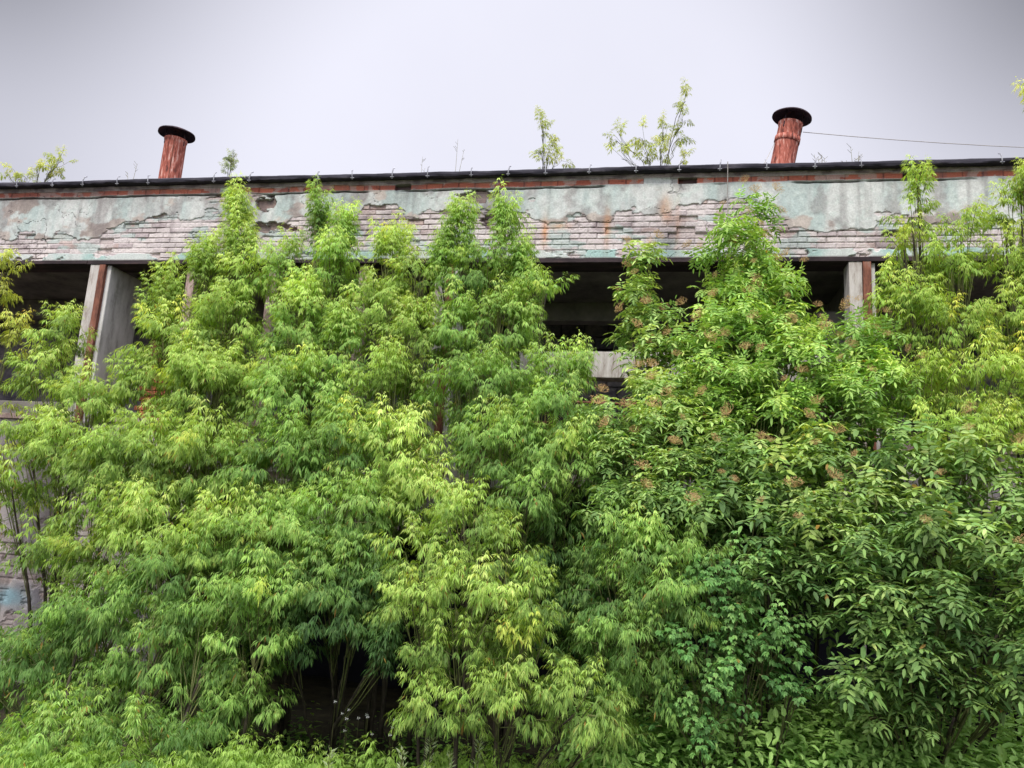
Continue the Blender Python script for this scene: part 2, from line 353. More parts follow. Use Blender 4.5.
Q = np.stack([idx[:-1, :-1], idx[:-1, 1:], idx[1:, 1:], idx[1:, :-1]], -1).reshape(-1, 4)
mesh_np('roofing_felt_edge', V.reshape(-1, 3), [Q], M['felt'], B, smooth=False)
MB().box(X0, X1, .45, 12.0, ZT-.35, ZT+.06).build('roof', M['felt'], B)
s = -13.6
while s < 8.5:
    m = MB(); h = random.choice((.05, .07, .08, .11))*random.uniform(.8, 1.1); tl = random.uniform(-.02, .02); wd = random.uniform(.010, .016)
    m.tube([(s, -.165, ZT-.11), (s+tl*.3, -.178, ZT-.03), (s+tl, -.172, ZT+h*.55), (s+tl*1.3, -.12, ZT+h)], wd*.75, 5)
    m.tube([(s-.03, -.17, ZT-.085), (s+.03, -.17, ZT-.085)], wd*.5, 4)
    m.build('roof_clip', M['galv'], B, smooth=True); s += random.choice((.58, .63, .66, .7)) + (random.random() > .9)*.5

# lower wall; its openings are made up to keep the gaps between bushes dark
def lower(s, z):
    rel, c = masonry(s, z)
    pl = fbm(s*.8, z*1.1, 151, 5)*.7+fbm(s*3, z*3, 152)*.3+.02; pm = ss(.51, .525, pl)
    rel = rel*(1-pm)+pm*.02
    c = mix(c, mix(solid((190, 184, 186), s), solid((156, 150, 156), s), ss(.4, .6, fbm(s*2, z*2, 153))), pm)
    c = mix(c, solid((150, 196, 214), s), np.clip(gauss(s, z, -9.9, .25, .35, .14)*(1.8*fbm(s*6, z*6, 156)), 0, .8))
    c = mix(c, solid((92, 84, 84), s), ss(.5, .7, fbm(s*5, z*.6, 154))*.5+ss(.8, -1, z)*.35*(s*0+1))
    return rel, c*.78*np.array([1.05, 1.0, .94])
SHADE_OPENINGS = [(-14.5, -12.4, -1, 1.9), (-7.2, -2.9, -1, 1.6), (-2.88, 2.7, -1, 2.3), (2.72, 8.4, -1, 2.2), (9.5, 13, -1, 2)]
CB = [(2.92+6*i) for i in range(-4, 3)]
def keep(s, z):
    k = np.ones(s.shape, bool)
    for a, b, c_, d in SHADE_OPENINGS: k &= ~((s > a) & (s < b) & (z < d))
    k &= ~((s > -2.9) & (s < 2.7) & (z > 2.55))               # middle bay is open further down
    return k
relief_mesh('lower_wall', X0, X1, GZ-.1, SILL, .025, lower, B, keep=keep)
mb = MB()      # thickness of the lower wall between its openings
for a, b, c_, d in SHADE_OPENINGS: pass
edges = sorted([X0, X1]+[e for q in SHADE_OPENINGS for e in q[:2]])
for i in [q for q in range(0, len(edges), 2) if edges[q+1]-edges[q] > .1]: mb.box(edges[i], edges[i+1], .06, .40, GZ-.1, 2.54 if -2.9 <= edges[i] < 2.7 else SILL-.002)
for a, b, c_, d in SHADE_OPENINGS: mb.box(a, b, .06, .40, d+.002, (2.54 if (a > -3 and a < 2) else SILL-.004))
mb.build('lower_wall_core', M['concrete'], B)
# sill slabs
for i in range(len(CB)-1):
    a, b = CB[i]+.2, CB[i+1]-.2
    if abs(CB[i]+3.08) < .1: continue
    m = MB(); k = a
    while k < b-.05:
        e = min(k+random.uniform(1.2, 1.9), b); m.box(k, e-.01, -.07+random.uniform(-.01, .01), .44, SILL+.003, SILL+.085+random.uniform(-.008, .008)); k = e
    m.build('window_sill', M['pink'], B, bevel=.008)
# spandrel slab in the middle bay, and rusty frame under it
MB().box(-2.85, -1.02, .02, .30, 3.97, 4.33).box(-1.00, 1.15, .01, .30, 3.95, 4.34).box(1.17, 2.78, .02, .3, 3.96, 4.33).build('spandrel_beam', M['whitewash'], B, bevel=.012)
m = MB()
for zz in (3.30, 3.62): m.tube([(-2.85, .16, zz), (0, .17, zz-.02), (2.78, .16, zz)], .022, 5)
for k in np.arange(-2.7, 2.7, .16): m.tube([(k, .16, 2.56), (k+random.uniform(-.02, .02), .17, 3.64)], .011, 4)
m.build('rusty_grating', M['rust'], B)
m = MB().box(-2.85, 2.78, .22, .27, 2.56, 3.5); m.build('rusty_sheet', M['grime'], B)

# columns
for i, c in enumerate(CB):
    o = MB().box(c-.12, c+.06, .03, .86, 1.7, ZB-.068).build('column', M['concrete'], B, bevel=.015)
    MB().box(c-.12, c+.20, .10, .86, GZ-.1, 1.697).build('ground_pier', M['dark'], B, bevel=.015)  # column foot, near-black in place of shade
    MB().box(c-.30, c-.125, -.02, .30, SILL-.02, ZB-.07).build('whitewashed_jamb', M['whitewash'], o, bevel=.008)
    m = MB(); zz = SILL
    m.box(c-.118, c-.01, -.035, .026, SILL-.02, ZB-.075)
    m.build('steel_angle', M['rust'], o)
# posts of the lost window frames
for i in range(len(CB)-1):
    if abs(CB[i]+9.08) > .1: continue
    for j in (1, 2, 3):
        sx = CB[i]+j*1.5+random.uniform(-.04, .04)
        MB().box(sx-.075, sx+.075, .06, .22, SILL+.09, ZB-.07).build('window_post', M['pink'], B, bevel=.01)
MB().box(-8.72, -8.47, .9, 1.2, 2.9, 5.7).build('steel_stanchion', M['rust'], B, bevel=.01)
m = MB()
for r in range(9):
    for q in range(2):
        x = -8.55+q*.27+(r % 2)*.1; m.box(x, x+.25, .5+random.uniform(-.02, .02), .62, SILL+.12+r*.085, SILL+.19+r*.085)
m.build('broken_brick_pier', M['redbrick'], B, bevel=.006)
# the inside of the hall
MB().box(X0, X1, 3.4, 3.6, 2.24, 6.7).build('inner_wall', M['interior'], B); MB().box(X0, X1, 2.6, 2.8, GZ-.1, 2.237).build('lower_shade_wall', M['dark'], B)  # lower wall added near-black so gaps between bushes read as shade
MB().box(X0, X0+.3, .43, 3.39, GZ-.1, 6.7).build('end_wall', M['interior'], B); MB().box(X1-.3, X1, .43, 3.39, GZ-.1, 6.7).build('end_wall', M['interior'], B)
MB().box(X0, X1, .43, 3.39, 5.80, 6.0).build('ceiling_slab', M['ceiling'], B)
MB().box(X0+.31, X1-.31, .43, 3.39, 2.25, 2.4).build('floor_slab', M['interior'], B)
MB().box(X0+.31, X1-.31, 2.3, 2.6, 5.45, 5.797).build('ceiling_girder', M['ceiling'], B, bevel=.02)
for c in CB:
    MB().box(c-.1, c+.18, .87, 3.38, 5.25, 5.795).build('cross_beam', M['ceiling'], B, bevel=.02)
MB().box(2.35, 2.78, .9, 3.3, 2.42, 5.24).build('partition', M['ceiling'], B, bevel=.02)
MB().box(-11.9, -9.3, 1.0, 1.15, 2.42, 3.5).box(-14.5, -12.0, 1.0, 1.15, 2.42, 3.4).build('low_partition', M['ceiling'], B, bevel=.02)
m = MB()
for r in range(7):
    for q in range(12):
        if random.random() > .12: m.box(-2.7+q*.45+(r % 2)*.2, -2.28+q*.45+(r % 2)*.2, 3.3+random.uniform(0, .04), 3.39, 4.0+r*.24, 4.22+r*.24)
m.build('block_infill', M['interior'], B, bevel=.01)

# vent pipes through the roof, each with a rain cap
def vent(sx, off, tilt, h, r, label, ring):
    P = facade_xy(sx, off); m = MB(); n = 28
    top = Vector((sx+tilt*h, off-.03*h, ZT-.1+h))
    loc = (sx, off, ZT+.05); base = Vector(loc)-Vector((0, 0, .15))
    pipe = MB(); ax = (top-base).normalized(); pts = [base+(top-base)*t for t in (0, .3, .6, .985, 1.0, 1.02)]
    pipe.tube(pts, [r, r*.99, r, r*.985, r*1.05, r*1.05], n)
    if ring: pipe.tube([base+(top-base)*.80, base+(top-base)*.805, base+(top-base)*.86, base+(top-base)*.865], [r*.99, r*1.09, r*1.09, r*.99], n)
    else: pipe.tube([base+(top-base)*.45, base+(top-base)*.455, base+(top-base)*.475, base+(top-base)*.48], [r*.99, r*1.03, r*1.03, r*.99], n)
    po = pipe.build('vent_pipe', M['redpipe'], B, smooth=True); po['label'] = label
    sm = MB(); q_ = ax.cross(Vector((1, 0, 0))).normalized(); q_ = q_ if q_.y < 0 else -q_
    sm.tube([base+(top-base)*t+(q_*math.cos(.5+ring)+ax.cross(q_)*math.sin(.5+ring))*r*1.005 for t in (.1, .5, .98)], .007, 5)
    sm.build('weld_seam', M['rust'], po)
    ca = MB(); q = ax.orthogonal().normalized(); q2 = ax.cross(q); ct = top+ax*.15
    R_ = r*1.68; prof = [(R_*1.0, .0), (R_*1.005, -.02), (R_*.99, .012), (R_*.6, .075), (R_*.12, .14), (.004, .15)]; under = [(R_*.99, -.012), (R_*.55, .05), (.004, .11)]
    for pr in (prof, under):
        b0 = len(ca.v)
        for (rr, hh) in pr:
            for kk in range(36):
                t = 2*math.pi*kk/36; ca.v.append(tuple(ct+ax*(hh+.006*math.sin(3*t+sx))+(q*math.cos(t)+q2*math.sin(t))*rr))
        for a in range(len(pr)-1):
            for kk in range(36): ca.f.append((b0+a*36+kk, b0+a*36+(kk+1) % 36, b0+(a+1)*36+(kk+1) % 36, b0+(a+1)*36+kk))
    ca.build('rain_cap', M['capmetal'], po, smooth=True)
    for kk in range(3):
        st = MB()
        t = 2*math.pi*kk/3-.9; dd = q*math.cos(t)+q2*math.sin(t); st.tube([top-ax*.1+dd*r*1.01, ct+ax*.04+dd*r*.95], .011, 5)
        st.build('cap_strut', M['capmetal'], po)
    return top
t1 = vent(-9.27, 1.5, .03, 1.66, .20, 'red rusty vent pipe above the left bay', False)
t2 = vent(1.80, 1.5, .19, 1.56, .19, 'leaning red vent pipe with collar near the right end', True)
# cable from the right pipe
bm_ = B.matrix_world if False else Matrix.Translation(B.location) @ Matrix.Rotation(-YAW, 4, 'Z')
a = bm_ @ (t2-Vector((-.2, 0, .12))); e = bm_ @ Vector((11.5, 1.2, ZT+.62))
pts = [a.lerp(e, t)-Vector((0, 0, .32*4*t*(1-t)*.6)) for t in np.linspace(0, 1, 14)]
MB().tube(pts, .006, 5).build('cable', M['cable'], None, loc=pts[0])
tag(bpy.data.objects['cable'], 'thin grey cable strung from the right vent pipe over the roof', 'cable')
m = MB(); a = bm_ @ (t2-Vector((.25, 0, .3))); e = bm_ @ Vector((1.42, .3, ZT+.03)); m.tube([a, a.lerp(e, .5)-Vector((0, 0, .03)), e], .008, 4)
m.build('guy_wire', M['cable'], None, loc=a); tag(bpy.data.objects['guy_wire'], 'short guy wire from the leaning right vent pipe down to the roof edge', 'wire')
m = MB(); pts = [bm_ @ Vector(p) for p in ((.95, -.18, ZT+.02), (.96, -.07, ZT-.5), (.97, -.06, 6.2), (.98, -.06, ZB-.05))]; m.tube(pts, .007, 4)
m.build('hanging_wire', M['cable'], None, loc=pts[0]); tag(bpy.data.objects['hanging_wire'], 'thin dark wire hanging down the parapet left of the right vent pipe', 'wire')

#PLANTS#
# ------------------------------------------------------------------ foliage
ZAX = np.array([0, 0, 1.])
def nrm(a): return a/np.maximum(np.linalg.norm(a, axis=-1, keepdims=True), 1e-9)
def leaflets_mesh(P, D, Nn, Ln, W, C, broad):
    """leaf blades as creased, drooping polygons"""
    n = len(P); Sx = nrm(np.cross(D, Nn)); Nn = nrm(np.cross(Sx, D)); l = Ln[:, None]; wv = W[:, None]
    curl = rng.uniform(.0, .28, (n, 1)); fold = rng.uniform(.05, .45, (n, 1))
    dn = np.array([0, 0, -1.])
    if not broad:
        b = P; m = P+D*l*.5+dn*l*curl*.15; t = P+D*l*.97+dn*l*curl*.8
        Lf = P+D*l*.38+Sx*wv*.5+Nn*fold*wv*.5; Rf = P+D*l*.38-Sx*wv*.5+Nn*fold*wv*.5
        V = np.stack([b, Lf, Rf, m, t], 1).reshape(-1, 3); k = 5
        T = np.array([[0, 2, 3], [0, 3, 1], [3, 2, 4], [1, 3, 4]])
    else:
        b = P; m = P+D*l*.48+dn*l*curl*.12; t = P+D*l*.98+dn*l*curl*.7
        L1 = P+D*l*.24+Sx*wv*.44+Nn*fold*wv*.5; R1 = P+D*l*.24-Sx*wv*.44+Nn*fold*wv*.5
        L2 = P+D*l*.60+Sx*wv*.42+Nn*fold*wv*.45+dn*l*curl*.25; R2 = P+D*l*.60-Sx*wv*.42+Nn*fold*wv*.45+dn*l*curl*.25
        V = np.stack([b, L1, R1, L2, R2, m, t], 1).reshape(-1, 3); k = 7
        T = np.array([[0, 2, 5], [0, 5, 1], [2, 4, 5], [1, 5, 3], [4, 6, 5], [3, 5, 6]])
    Fc = (T[None]+np.arange(n)[:, None, None]*k).reshape(-1, 3)
    return V, Fc, np.repeat(C, k, 0)

def shoot_template(kind, elev, r):
    """one leafy shoot, axis leaning toward +X; returns blades (P,D,N,L,W,t) and its stem"""
    P = []; D = []; Nn = []; Ln = []; W = []; T = []
    ax = np.array([math.cos(elev), 0, math.sin(elev)])
    K = dict(box=(8, .44), elder=(5, .34), creeper=(7, .36), herb=(6, .34), ash=(6, .36))[kind]
    nn, AL = K; pos = np.zeros(3); stem = [pos.copy()]; a = ax.copy()
    for i in range(nn):
        a = nrm(a+np.array([0, 0, -.06 if kind != 'creeper' else -.14])+r.normal(0, .05, 3)); pos = pos+a*AL/nn; stem.append(pos.copy())
        f = (i+1)/nn; phi0 = i*math.pi/2+r.uniform(-.4, .4)
        s1 = nrm(np.cross(a, ZAX+[.01, .02, 0])); s2 = np.cross(s1, a)
        last = i == nn-1
        for q in range(2 if not last else 3):
            ph = phi0+q*math.pi+(r.uniform(-.3, .3)); rad = math.cos(ph)*s1+math.sin(ph)*s2
            young = 1-.50*f**2
            if kind == 'box':
                o = nrm(rad*(1-.35*f)+a*(.55+.5*f)+[0, 0, .1]); pl = r.uniform(.05, .10)*young; rl = r.uniform(.07, .12)*young
                p0 = pos+o*pl; d = nrm(o+[0, 0, -.55]); sd = nrm(np.cross(d, ZAX)); p1 = p0+d*rl*.5; p2 = p0+d*rl*.5+nrm(d+[0, 0, -.5])*rl*.5
                ends = [(p2, d+[0, 0, -1.0]), (p1, d*.7+sd*.6+[0, 0, -1.0]), (p1, d*.7-sd*.6+[0, 0, -1.0]), (p0+d*rl*.15, d*.5+sd*.75+[0, 0, -1.0]), (p0+d*rl*.15, d*.5-sd*.75+[0, 0, -1.0])]
                if f < .9: ends += [(p2-d*.02, d*.8+sd*.45+[0, 0, -1.0]), (p2-d*.02, d*.8-sd*.45+[0, 0, -1.0])]
                if r.random() < .5: ends += [(p0-o*.02, d*.3+sd*.5+[0, 0, -1.1]), (p0-o*.02, d*.3-sd*.5+[0, 0, -1.1])]
                for e, dd in ends:
                    dd = nrm(dd+r.normal(0, .16, 3)); P.append(e); D.append(dd); Nn.append(nrm(o*.6+ZAX*.8+r.normal(0, .2, 3)))
                    l = r.uniform(.08, .135)*young; Ln.append(l); W.append(l*r.uniform(.14, .22)); T.append(f+r.normal(0, .15))
            elif kind in ('elder', 'ash'):
                o = nrm(rad+a*.45+[0, 0, .25]); L_ = r.uniform(.17, .26)*(1-.35*f); p = pos.copy(); d = o.copy(); npair = 3
                sd = nrm(np.cross(d, ZAX))
                for j in range(npair+1):
                    d = nrm(d+[0, 0, -.24]); p = p+d*L_/(npair+.6)
                    up = nrm(np.cross(sd, d)); up = up if up[2] > 0 else -up
                    if j < npair: es = [(p, d*.45+sd), (p, d*.45-sd)]
                    else: es = [(p, d)]
                    for e, dd in es:
                        dd = nrm(dd+[0, 0, -.22]+r.normal(0, .1, 3)); P.append(e); D.append(dd); Nn.append(nrm(up+r.normal(0, .16, 3)))
                        l = r.uniform(.095, .14)*(1-.3*f)*(1.12 if j == npair else 1); Ln.append(l); W.append(l*(r.uniform(.32, .41) if kind == 'elder' else r.uniform(.28, .36))); T.append(f*.6+r.normal(.1, .15))
            elif kind == 'creeper':
                o = nrm(rad+[.5, 0, .1]); p = pos+o*r.uniform(.05, .11); d = nrm(o*.6+[.2, 0, -.7]); sd = nrm(np.cross(d, ZAX))
                for g_ in (-1.15, -.55, 0, .55, 1.15):
                    dd = nrm(d*math.cos(g_)+sd*math.sin(g_)+r.normal(0, .06, 3)); P.append(p); D.append(dd); Nn.append(nrm(o*.8+ZAX*.7+r.normal(0, .15, 3)))
                    l = r.uniform(.06, .085)*(1.15-.35*abs(g_)); Ln.append(l); W.append(l*r.uniform(.42, .52)); T.append(f*.5+r.normal(.15, .15))
            else:
                o = nrm(rad+a*.3); p = pos+o*.02; l = r.uniform(.07, .13)*(1.15-.6*f)
                P.append(p); D.append(nrm(o+[0, 0, -.2])); Nn.append(nrm(ZAX+a*.3+r.normal(0, .2, 3))); Ln.append(l); W.append(l*r.uniform(.38, .5)); T.append(f+r.normal(0, .15))
    return [np.array(q, float) for q in (P, D, Nn, Ln, W, T)], np.array(stem)
TPL = {}
def templates(kind):
    if kind not in TPL:
        r = np.random.default_rng(abs(hash(kind)) % 1 + sum(map(ord, kind)))
        TPL[kind] = {e: [shoot_template(kind, math.radians(e), r) for _ in range(7)] for e in (78, 42, 8)}
    return TPL[kind]
PAL = {   # inner leaf with shade mixed in, mid leaf  (sRGB as albedo)
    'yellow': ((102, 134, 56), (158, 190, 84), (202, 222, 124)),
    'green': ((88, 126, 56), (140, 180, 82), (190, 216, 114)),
    'deep': ((66, 102, 50), (110, 150, 72), (154, 188, 96)),  # greens darkened for leaves standing in shade
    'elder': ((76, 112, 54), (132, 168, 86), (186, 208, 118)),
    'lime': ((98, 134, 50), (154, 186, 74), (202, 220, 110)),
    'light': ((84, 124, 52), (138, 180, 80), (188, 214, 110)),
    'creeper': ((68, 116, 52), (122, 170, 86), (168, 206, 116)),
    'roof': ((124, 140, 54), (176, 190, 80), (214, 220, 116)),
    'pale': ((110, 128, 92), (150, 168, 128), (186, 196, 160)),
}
def bez(a, c, b, n=6): return [a*(1-t)**2+c*2*t*(1-t)+b*t*t for t in np.linspace(0, 1, n)]
def rot_z(A, az): 
    c, s = np.cos(az), np.sin(az); return np.stack([A[..., 0]*c-A[..., 1]*s, A[..., 0]*s+A[..., 1]*c, A[..., 2]], -1)
def plant(name, label, cat, root, lobes, kind='box', pal='green', dens=1., scale=1., group=None, trunk_r=.035, stems=3, base_jit=.35, berries=0, flat=1., tips=True, mat=None):
    """lobes: (px, py, Y, rx, ry) in picture units at depth Y, turned into ellipsoids in the world"""
    rx_ = np.random.default_rng(int(abs(root[0]*131+root[1]*977)*10) % 99991)
    T_ = empty(name, root); tag(T_, label, cat, group); R0 = np.array(root, float)
    tp = templates(kind); cd, cm, ct = [lin(c) for c in PAL[pal]]
    bases = [R0+np.array([rx_.uniform(-base_jit, base_jit), rx_.uniform(-base_jit, base_jit)*.6, -.05]) for _ in range(stems)]
    wood = MB(); tw = MB(); out = []
    zmax = max(at(l[0], l[1]-l[4], l[2])[2] for l in lobes)
    for (px, py, Y, rx, ry) in lobes:
        c = at(px, py, Y); mpp = Y/F*1.02; a = max(rx*mpp-.16*scale, .05); h = max(ry*mpp-.14*scale, .06); b = (a*.9+.08)*flat
        if kind == 'box' and py < 370 and scale > .7 and rx >= 26: a *= .84
        b0 = bases[int(np.argmin([abs(q[0]-c[0])+rx_.uniform(0, .3) for q in bases]))]
        tgt = c+np.array([0, b*.25, -h*.5])
        ctl = np.array([b0[0]*.62+tgt[0]*.38, b0[1]*.45+tgt[1]*.55, b0[2]+(tgt[2]-b0[2])*rx_.uniform(.55, .8)])
        pts = bez(b0, ctl, tgt, 9); Lr = np.linalg.norm(tgt-b0)
        r0 = trunk_r*rx_.uniform(.55, 1)*min(1, Lr/4+.3); wood.tube([p+rx_.normal(0, .018, 3)*(i > 0) for i, p in enumerate(pts)], np.linspace(r0, .008*scale, 9), 6)
        spire = scale > .7 and kind == 'box' and rx < 26 and ry >= rx-1
        if spire: h = h*1.7+.06; c = c-np.array([0, 0, .12]); a *= 1.15
        n = int(max(int(22*dens**2.5) if spire else 5 if scale > .7 else 3, dens*(1.25 if px*0+max(rx, ry) < 28 and scale > .7 else 1)*((30 if kind == 'box' else 25)*(a+.16)*(h+.16)/(.42*.42)*(.6+.4*b/.3)/scale**1.6)))
        lj = rx_.normal(0, .09)
        u = nrm(rx_.normal(0, 1, (n, 3))+[0, 0, .35]); rr = rx_.uniform(.12, 1, n)**.45
        lump = 1+.22*np.sin(u[:, 0]*5+px)*np.cos(u[:, 2]*6+py)
        Pp = c+u*np.array([a, b, h])*(rr*lump)[:, None]
        low = gz(c[0], c[1])+.12; Pp[:, 2] = np.maximum(Pp[:, 2], low+rx_.uniform(0, .2, n))
        # keep clear of the facade
        dep = Pp@NV; Pp = Pp-NV*np.maximum(dep-(FD-.55), 0)[:, None] if c[2] < 7.3 else Pp
        # leafy side shoots up the limb, so that the tufts run together into plumes
        if scale > .7 and Lr > 1.2 and c[2] > 1.3:
            ns = int(min(9, 3+Lr*1.1)*dens); tt = rx_.uniform(.50, .97, ns)*8; i0 = np.minimum(tt.astype(int), 7)
            Pl = np.array([pts[q]*(1-f)+pts[q+1]*f for q, f in zip(i0, tt-i0)]); ul = nrm(rx_.normal(0, 1, (ns, 3))*[1, 1, .25]+[0, -.35, .12])
            Pl = Pl+ul*.07; Pl[:, 2] = np.maximum(Pl[:, 2], low)
            Pp = np.concatenate([Pp, Pl]); u = np.concatenate([u, ul*.6]); rr = np.concatenate([rr, np.full(ns, .8)]); n += ns
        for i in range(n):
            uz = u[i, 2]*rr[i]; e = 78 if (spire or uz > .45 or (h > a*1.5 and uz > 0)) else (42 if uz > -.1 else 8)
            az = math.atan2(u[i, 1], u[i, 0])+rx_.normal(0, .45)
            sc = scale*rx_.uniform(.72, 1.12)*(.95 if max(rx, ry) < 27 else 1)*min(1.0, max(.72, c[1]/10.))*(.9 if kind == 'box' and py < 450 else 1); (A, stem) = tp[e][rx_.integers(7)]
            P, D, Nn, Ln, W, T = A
            br = .24*T+.78*(uz*.5+.5)*rr[i]+.34*ss(-.6, 4.6, Pp[i, 2])+lj+rx_.normal(0, .07)-.27  # painted shading: clumps lighter on top and outside, darker inside and low down
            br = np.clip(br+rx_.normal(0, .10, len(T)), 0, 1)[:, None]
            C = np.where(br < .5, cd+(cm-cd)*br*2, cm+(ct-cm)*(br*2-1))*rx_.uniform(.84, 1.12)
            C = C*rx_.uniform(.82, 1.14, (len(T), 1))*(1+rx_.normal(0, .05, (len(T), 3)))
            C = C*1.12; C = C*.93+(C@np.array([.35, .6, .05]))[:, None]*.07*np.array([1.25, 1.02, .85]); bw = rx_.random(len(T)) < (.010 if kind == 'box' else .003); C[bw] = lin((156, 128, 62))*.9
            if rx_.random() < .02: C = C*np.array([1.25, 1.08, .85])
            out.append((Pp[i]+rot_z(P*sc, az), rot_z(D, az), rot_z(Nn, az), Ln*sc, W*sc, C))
            st = Pp[i]+rot_z(stem*sc, az)
            k = rx_.uniform(.45, .95); q = pts[int(8*k)]
            if i % 2 == 0 or n < 8: tw.tube([q, (q+Pp[i])*.5+[0, 0, -.03], st[0], st[len(st)//2], st[-1]], [.006*scale, .005*scale, .004*scale, .003*scale, .001], 4, cap=False)
            elif Pp[i, 2] > 0: tw.tube([st[0], st[len(st)//2], st[-1]], [.004*scale, .003*scale, .001], 3, cap=False)
    if pal in ('roof', 'pale'): pass
    wood.build('trunk', M['bark'], T_, smooth=True, loc=R0)
    tw.build('branches', M['twig'], T_, loc=R0)
    A = [np.concatenate([o[i] for o in out]) for i in range(6)]
    V, Fc, Cc = leaflets_mesh(*A, broad=kind != 'box')
    mesh_np('crown', V, [Fc], M[mat or ('leaf' if kind == 'box' else 'elder')], T_, col=Cc, loc=R0)
    COUNT[0] += len(A[0])
    # drying flower heads / unripe fruit
    if berries:
        cand = [o[0][-1]+np.array([0, -.02, .05]) for o in out]; cl = []
        rx_.shuffle(cand)
        # only those that stand at the outside of a lobe and toward the open side
        for p in sorted(cand, key=lambda p: min(((p-at(l[0], l[1], l[2]))@np.array([0, 1, -.9])) for l in lobes)):
            if all(np.linalg.norm(p-q) > .28 for q in cl): cl.append(p)
            if len(cl) >= berries: break
        for p in cl:
            o = bpy.data.objects.new('flower_head', BERRY[rx_.integers(len(BERRY))]); o.location = tuple(p-R0+np.array([0, -.05, .03])); o.rotation_euler = (rx_.normal(0, .3)+.5, rx_.normal(0, .3), rx_.uniform(0, 6)); s_ = rx_.uniform(.4, .95); o.scale = (s_,)*3
            link(o, T_)
    return T_
COUNT = [0]
BERRY = []
for k in range(4):
    m = MB(); 
    for j in range(130):
        a = random.uniform(0, 6.28); r = math.sqrt(random.random())*.11; z = .03-r*r*3+random.uniform(-.03, .03); x, y = r*math.cos(a), r*math.sin(a); q = random.uniform(.0035, .006); b = len(m.v)
        m.v += [(x+q, y, z), (x-q, y, z), (x, y+q, z), (x, y-q, z), (x, y, z+q), (x, y, z-q)]
        m.f += [(b, b+2, b+4), (b+2, b+1, b+4), (b+1, b+3, b+4), (b+3, b, b+4), (b+2, b, b+5), (b+1, b+2, b+5), (b+3, b+1, b+5), (b, b+3, b+5)]
        if j % 5 == 0: m.tube([(0, 0, -.06), (x*.6, y*.6, z-.025), (x, y, z)], .0013, 3, cap=False)
    me = bpy.data.meshes.new('flower_head'); me.from_pydata(m.v, [], m.f); me.materials.append(M['berry']); BERRY.append(me)

def Yof(px, py, fwd=0.):
    y = wallY(px, py)-1.15-2.5*float(ss(230, 640, np.array(float(py))))-fwd
    hy = 508+px*.0598                                   # where the eye level falls in the picture
    if py > hy+20: y = min(y, (1.6-GZ-.38)*F/(py-hy+12))
    return y
def lb(items, fwd=0.): return [(x, y, Yof(x, y, fwd)+random.uniform(-.15, .15), rx, ry) for (x, y, rx, ry) in items]
def base(px, Y): 
    p = at(px, 640, Y); return (p[0], p[1], gz(p[0], p[1]))

GL = 'trees crowding the left and middle of the facade'
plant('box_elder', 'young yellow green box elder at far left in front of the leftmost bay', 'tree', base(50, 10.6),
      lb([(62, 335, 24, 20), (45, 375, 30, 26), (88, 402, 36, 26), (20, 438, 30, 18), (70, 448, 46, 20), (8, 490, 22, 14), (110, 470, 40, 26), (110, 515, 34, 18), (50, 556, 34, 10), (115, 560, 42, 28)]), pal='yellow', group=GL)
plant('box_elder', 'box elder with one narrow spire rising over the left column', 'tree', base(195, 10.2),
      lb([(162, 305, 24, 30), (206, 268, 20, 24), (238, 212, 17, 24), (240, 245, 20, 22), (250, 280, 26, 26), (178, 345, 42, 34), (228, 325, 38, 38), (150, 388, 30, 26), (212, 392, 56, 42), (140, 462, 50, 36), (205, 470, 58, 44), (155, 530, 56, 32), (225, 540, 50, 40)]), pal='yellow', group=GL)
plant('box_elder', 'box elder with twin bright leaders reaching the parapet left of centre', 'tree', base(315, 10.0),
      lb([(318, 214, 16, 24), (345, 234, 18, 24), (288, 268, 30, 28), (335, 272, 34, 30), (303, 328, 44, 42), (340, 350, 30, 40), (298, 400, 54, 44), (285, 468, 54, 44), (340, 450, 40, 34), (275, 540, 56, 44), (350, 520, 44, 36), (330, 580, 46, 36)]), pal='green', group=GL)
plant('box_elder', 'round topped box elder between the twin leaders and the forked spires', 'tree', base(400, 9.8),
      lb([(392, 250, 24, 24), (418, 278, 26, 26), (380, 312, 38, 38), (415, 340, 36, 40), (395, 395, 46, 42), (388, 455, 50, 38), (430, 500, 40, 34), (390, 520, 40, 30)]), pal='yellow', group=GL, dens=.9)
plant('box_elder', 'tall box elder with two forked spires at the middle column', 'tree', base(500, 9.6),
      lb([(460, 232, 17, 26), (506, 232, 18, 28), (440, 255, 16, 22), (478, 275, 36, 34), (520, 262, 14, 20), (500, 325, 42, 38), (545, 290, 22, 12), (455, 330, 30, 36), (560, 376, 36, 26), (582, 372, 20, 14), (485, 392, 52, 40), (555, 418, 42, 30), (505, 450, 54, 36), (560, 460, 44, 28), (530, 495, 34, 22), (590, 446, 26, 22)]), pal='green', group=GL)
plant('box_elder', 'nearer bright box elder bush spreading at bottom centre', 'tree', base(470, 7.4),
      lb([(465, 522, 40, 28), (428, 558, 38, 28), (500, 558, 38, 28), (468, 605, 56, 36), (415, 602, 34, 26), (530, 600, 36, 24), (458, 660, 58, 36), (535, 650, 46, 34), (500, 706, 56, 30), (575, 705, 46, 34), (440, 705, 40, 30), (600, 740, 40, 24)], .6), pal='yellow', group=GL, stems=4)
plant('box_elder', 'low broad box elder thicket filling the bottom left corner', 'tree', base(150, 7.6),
      lb([(178, 572, 56, 30), (118, 615, 54, 30), (212, 618, 52, 30), (168, 652, 60, 28), (255, 652, 42, 34), (262, 600, 50, 32), (65, 650, 54, 32), (20, 690, 50, 34), (110, 704, 62, 32), (205, 704, 58, 32), (40, 740, 56, 26), (150, 745, 60, 24), (245, 712, 36, 30), (80, 604, 24, 14)], .2), pal='green', group=GL, stems=5, base_jit=.8)
